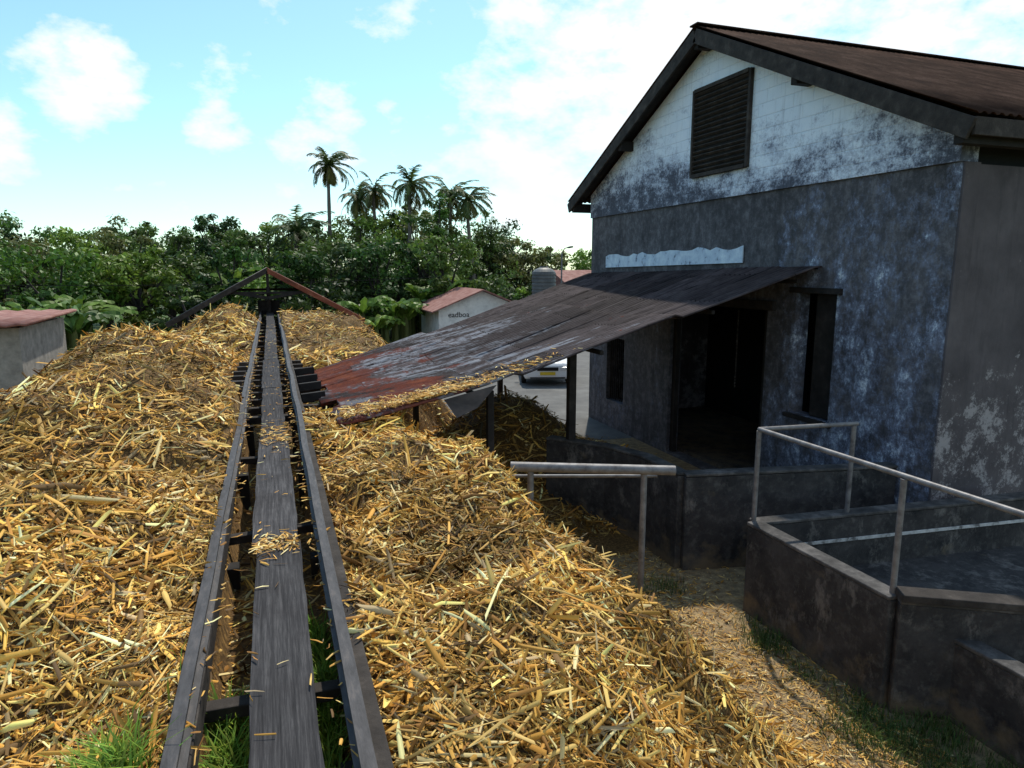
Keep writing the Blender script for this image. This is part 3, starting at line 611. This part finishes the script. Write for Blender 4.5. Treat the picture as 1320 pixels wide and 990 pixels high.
# ------------------------------------------------------------ vegetation
def leafcloud(ctrs,radii,per,size,seed=0,var=.3):
    r=np.random.default_rng(seed); nC=len(ctrs); tot=nC*per
    d_=r.normal(size=(tot,3)); d_/=np.linalg.norm(d_,axis=1)[:,None]; rad_=r.uniform(.35,1.1,(tot,1))
    C=np.repeat(ctrs,per,0)+d_*rad_*np.repeat(radii,per,0)
    nrm=d_+r.normal(0,.6,(tot,3))+np.array([0,0,.5]); nrm/=np.linalg.norm(nrm,axis=1)[:,None]
    t=np.cross(nrm,r.normal(size=(tot,3))); t/=np.linalg.norm(t,axis=1)[:,None]; b=np.cross(nrm,t)
    s=(size*r.uniform(.5,1.5,(tot,1)))
    V=np.stack([C-t*s*.6,C+b*s*.28,C+t*s*.6+nrm*-.15*s,C-b*s*.28],1).reshape(-1,3)
    F=np.arange(tot*4).reshape(-1,4)
    cc=np.repeat(r.uniform(1-var,1+var,(nC,1)),per,0)*r.uniform(.65,1.4,(tot,1))
    return V,F,np.repeat(cc,4,0)
class Acc:
    def __init__(s): s.V=[];s.F=[];s.C=[];s.n=0
    def add(s,V,F,C): s.V.append(V);s.F.append(F+s.n);s.C.append(C);s.n+=len(V)
    def make(s,name,mat,parent=None): return mesh_np(name,np.concatenate(s.V),np.concatenate(s.F),mat,parent,cols=np.concatenate(s.C))
pal=np.array([[.055,.115,.016],[.035,.08,.016],[.09,.16,.022],[.07,.115,.022],[.13,.20,.03],[.04,.068,.018],[.11,.12,.035],[.028,.055,.014]])
acc=Acc(); trunks=[]
def az2xy(a,dist): return dist*math.sin(rad(a)),dist*math.cos(rad(a))
def tree(px,py,ht,rd,seed,leaf=.22,ncl=30,per=95):
    r=np.random.default_rng(seed); base=pal[r.integers(len(pal))]*r.uniform(.8,1.2)
    c=[];rr=[]
    for k in range(ncl):
        a=r.uniform(0,2*np.pi); h_=r.uniform(.12,1)**.75; q=rd*math.sqrt(r.uniform(0,1))*(1.1-.9*abs(h_-.5))
        c.append((px+q*math.cos(a),py+q*math.sin(a),ht*h_*.93+r.normal(0,.25))); rr.append(np.array([1,1,.65])*r.uniform(.4,1.1)*rd*.36)
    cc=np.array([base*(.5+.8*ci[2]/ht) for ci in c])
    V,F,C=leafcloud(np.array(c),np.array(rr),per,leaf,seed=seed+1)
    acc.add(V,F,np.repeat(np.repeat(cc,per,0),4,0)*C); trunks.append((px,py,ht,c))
sil_az=[-30,-24,-18,-12,-6,-2,2,6,9,13,16,19,21.5,24,28]
sil_px=[ 60, 60, 57, 48, 56, 58, 46, 60, 84, 88, 76, 48, 30, 26, 26]
k=0
for row,(dist,fr) in enumerate([(40,.5),(46,.75),(53,.98),(60,.95)]):
    a=-34.0
    while a<30:
        k+=1; aj=a+random.uniform(-1,1); px_=np.interp(aj,sil_az,sil_px)*fr*random.uniform(.7,1.15)
        D=dist+random.uniform(-2.5,2.5); ht=4+px_/880*D; rd=random.uniform(1.6,3.3)
        x_,y_=az2xy(aj,D)
        if not(12<x_<26 and y_<45): tree(x_,y_,ht,rd,100+k)
        a+=random.uniform(2.0,3.4)
for i in range(13):
    a=random.uniform(-30,18); D=random.uniform(48,56); px_=np.interp(a,sil_az,sil_px)*random.uniform(.98,1.15); x_,y_=az2xy(a,D)
    tree(x_,y_,4+px_/880*D,random.uniform(1.4,2.4),700+i,leaf=.17,ncl=26,per=90)
for i in range(36):
    a=random.uniform(-33,24); D=random.uniform(33,38)
    if a>6: D=random.uniform(38,41)
    x_,y_=az2xy(a,D)
    tree(x_,y_,random.uniform(1.8,3.6),random.uniform(1.2,2.4),900+i,leaf=.20,ncl=12,per=75)
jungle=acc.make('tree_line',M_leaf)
V=[];F=[]
def cone(p,q,r0,r1,n=6):
    p=Vector(p);q=Vector(q);d_=(q-p).normalized();u=Vector((0,0,1)) if abs(d_.z)<.9 else Vector((1,0,0)); s=d_.cross(u).normalized();u=s.cross(d_);b=len(V)
    for c,r_ in((p,r0),(q,r1)):
        for i in range(n): a=2*math.pi*i/n; V.append(tuple(c+(s*math.cos(a)+u*math.sin(a))*r_))
    for i in range(n): F.append((b+i,b+(i+1)%n,b+n+(i+1)%n,b+n+i))
for px_,py_,ht,c in trunks:
    cone((px_,py_,0),(px_+.2,py_,ht*.6),.22,.1)
    for q in c[::3]: cone((px_+.1,py_,ht*.35),q,.09,.03,5)
mesh_py('trunks_and_limbs',V,F,M_tie,jungle)
M_trunk=simple('palm_trunk',[(.3,(.08,.07,.06)),(.7,(.20,.17,.14))],scale=3,mapscale=(1,1,6),bs=.5)
def frond_set(r,cx_,cy_,cz_,nf,Lf,col):
    A=Acc()
    for f in range(nf):
        a=2*math.pi*f/nf*2.0+r.normal(0,.25); e0=r.uniform(-.75,1.45); L_=Lf*r.uniform(.8,1.15)*(1 if e0>-.2 else .8); seg=12; p=np.array([cx_,cy_,cz_]); e=e0; dr0=r.uniform(.07,.15)
        hd=np.array([math.cos(a),math.sin(a),0]); side=np.array([-math.sin(a),math.cos(a),0]); P=[p.copy()];T=[]
        for s in range(seg):
            dd_=hd*math.cos(e)+np.array([0,0,math.sin(e)]); T.append(dd_); p=p+dd_*L_/seg; P.append(p.copy()); e-=dr0+.10*s/seg
            hd=hd+np.array([.03,-.01,0])
        vs=[];c_=[];cb=col*r.uniform(.7,1.5)*(np.array([1,1,1]) if e0>-.3 else np.array([1.7,1.1,1]))
        for s in range(seg):
            for sub in(0,.33,.66):
                q=P[s]*(1-sub)+P[s+1]*sub; tt=T[s]; fr=(s+sub)/seg; ll=Lf*.22*math.sin(math.pi*min(1,.10+fr*.86))**.6*r.uniform(.7,1.2)
                for sg in(-1,1):
                    if r.random()<.10: continue
                    dr=side*sg*.7+tt*.75+np.array([0,0,-.25-r.uniform(0,.45)]); dr/=np.linalg.norm(dr)
                    w_=tt*.045; tip=q+dr*ll
                    vs+= [q-w_,q+w_,tip+w_*.2,tip-w_*.2]; c_+=[cb*r.uniform(.7,1.3)]*4
            vs+=[P[s]-side*.025,P[s]+side*.025,P[s+1]+side*.02,P[s+1]-side*.02]; c_+=[np.array([.16,.16,.06])]*4
        vs=np.array(vs); A.add(vs,np.arange(len(vs)).reshape(-1,4),np.array(c_))
    return A
def palm(a,D,v_above,lean_,seed,Lf=2.7,nf=30):
    r=np.random.default_rng(seed); x_,y_=az2xy(a,D); z_=4+v_above/880*D
    e=empty('coconut_palm'); pts=[];rs=[]
    for i in range(13):
        t=i/12; pts.append((x_-lean_*(1-t)**1.6+.1*math.sin(t*5),y_,z_*t)); rs.append(.19-.09*t+.012*(i%2))
    tube('trunk',pts,rs,M_trunk,e,n=9)
    frond_set(r,x_,y_,z_,nf,Lf,np.array([.075,.11,.032])).make('fronds',M_leaf,e)
palm(4.9,52,122,.8,1,Lf=2.2); palm(7.0,54,84,.5,2,Lf=2.2); palm(8.3,52,94,-.4,3,Lf=2.0); palm(11.2,50,102,.9,4,Lf=2.4); palm(14.4,53,86,.3,5,Lf=2.3); palm(15.8,50,84,-.5,6,Lf=2.1); palm(2.2,48,42,.3,7,Lf=2.6)
M_grassStem=simple('green_stem',[(.3,(.08,.10,.03)),(.7,(.14,.15,.05))],scale=3,bs=.1)
def banana(a,D,ht,seed,col=(.10,.17,.03)):
    r=np.random.default_rng(seed); x_,y_=az2xy(a,D); e=empty('banana_plant'); A=Acc()
    for cl in range(4):
        ox,oy=r.uniform(-1.2,1.2,2); hh=ht*r.uniform(.7,1)
        tube('stem_%d'%cl,[(x_+ox,y_+oy,0),(x_+ox,y_+oy,hh*.55)],[.14,.09],M_grassStem,e,n=8)
        for f in range(9):
            an=r.uniform(0,2*np.pi); ee=r.uniform(.9,1.45); L_=hh*.5*r.uniform(.8,1.15); p=np.array([x_+ox,y_+oy,hh*.5]); hd=np.array([math.cos(an),math.sin(an),0]); sd=np.array([-math.sin(an),math.cos(an),0]); vs=[];c_=[]; seg=12
            prev=None; cb=np.array(col)*r.uniform(.6,1.3)
            for s in range(seg+1):
                w_=.20*math.sin(math.pi*min(1,max(0,(s/seg)*.93+.05)))**.5*(1 if s>1 else .25)*r.uniform(.65,1.1)
                tr=r.uniform(-.14,.02)
                cur_=(p-sd*w_+np.array([0,0,-.06+tr]),p.copy(),p+sd*w_+np.array([0,0,-.06+tr]))
                if prev: vs+=[prev[0],prev[1],cur_[1],cur_[0],prev[1],prev[2],cur_[2],cur_[1]]; c_+=[cb*r.uniform(.8,1.2)]*8
                prev=cur_; p=p+(hd*math.cos(ee)+np.array([0,0,math.sin(ee)]))*L_/seg; ee-=.11+.05*s/seg
            vs=np.array(vs); A.add(vs,np.arange(len(vs)).reshape(-1,4),np.array(c_))
    A.make('leaves',M_leaf,e)
for i,(a,D,h_) in enumerate([(-17,31,3.9),(-15.3,33,4.3),(-13.5,31,3.6),(-11.5,34,3.9),(-3.2,38,5.6),(-.8,39,5.2),(8.5,35,3.4),(9.8,34,3.1),(11,36,3.4),(13.2,38,4.6),(14.6,39,5.0),(18.0,38,3.6),(-20,30,3.9),(-23,31,3.9)]):
    banana(a,D,h_,50+i,col=[(.12,.21,.03),(.16,.25,.04),(.08,.16,.03)][i%3])
def grass(name,xs,ys,zs,ht,col,parent=None,seed=0):
    r=np.random.default_rng(seed); n=len(xs); a=r.uniform(0,2*np.pi,n); hh=ht*r.uniform(.4,1.2,n); ln=hh*r.uniform(.2,.9,n); w_=r.uniform(.002,.005,n)*(ht/.15)
    P=np.stack([xs,ys,zs],1); dx=np.stack([np.cos(a),np.sin(a),np.zeros(n)],1); sd=np.stack([-np.sin(a),np.cos(a),np.zeros(n)],1); up=np.array([0,0,1.])
    m1=P+dx*(ln*.35)[:,None]+up*(hh*.65)[:,None]; t1=P+dx*ln[:,None]+up*(hh*.9)[:,None]
    V=np.stack([P-sd*w_[:,None],P+sd*w_[:,None],m1+sd*w_[:,None]*.9,m1-sd*w_[:,None]*.9,t1+sd*.0008,t1-sd*.0008],1).reshape(-1,3)
    b=(np.arange(n)*6)[:,None,None]; F=(b+np.array([[0,1,2,3],[3,2,4,5]])[None]).reshape(-1,4)
    C=np.repeat(np.array(col)*r.uniform(.5,1.5,(n,1))*np.stack([r.uniform(.8,1.5,n),np.ones(n),np.ones(n)],1),6,0)
    return mesh_np(name,V,F,M_grass,parent,cols=C)
def clumps(cs,per,sg):
    xs=[];ys=[]
    for cx_,cy_ in cs: xs.append(rng.normal(cx_,sg,per)); ys.append(rng.normal(cy_,sg,per))
    return np.concatenate(xs),np.concatenate(ys)
cs=[(random.uniform(-.36,-.2),random.uniform(1.6,3.2)) for _ in range(22)]+[(random.uniform(.08,.2),random.uniform(1.6,3.7)) for _ in range(34)]+[(random.uniform(-.75,-.5),random.uniform(1.8,2.8)) for _ in range(4)]
xs,ys_=clumps(cs,120,.05); ok=((xs<-.2)|(xs>.08))&((np.abs(xs+.4)>.05)&(np.abs(xs-.25)>.07)); xs,ys_=xs[ok],ys_[ok]
grass('grass',xs,ys_,H(xs,ys_),.18,(.17,.30,.04),seed=3)
cs=[(random.uniform(4.4,5.0),random.uniform(1.5,4.4)) for _ in range(60)]+[(random.uniform(4.75,5.05),random.uniform(4.4,6.6)) for _ in range(8)]+[(random.uniform(5.0,5.5),random.uniform(1.5,4.1)) for _ in range(30)]+[(random.uniform(3.9,4.9),random.uniform(6.5,7.2)) for _ in range(3)]
xs,ys_=clumps(cs,100,.12); grass('weeds',xs,ys_,np.zeros(len(xs)),.12,(.06,.11,.025),seed=5)
n=9000; xs=rng.uniform(-22,-6,n); ys_=rng.uniform(24,34,n); grass('meadow_grass',xs,ys_,np.zeros(n),1.0,(.13,.22,.035),seed=6)
wire=empty('overhead_wire'); tube('cable',[(-14+1.0*i,27+.1*i,3.4+.002*(i-10)**2) for i in range(22)],.012,M_black,wire,n=6)
print('done',len(scene.objects))
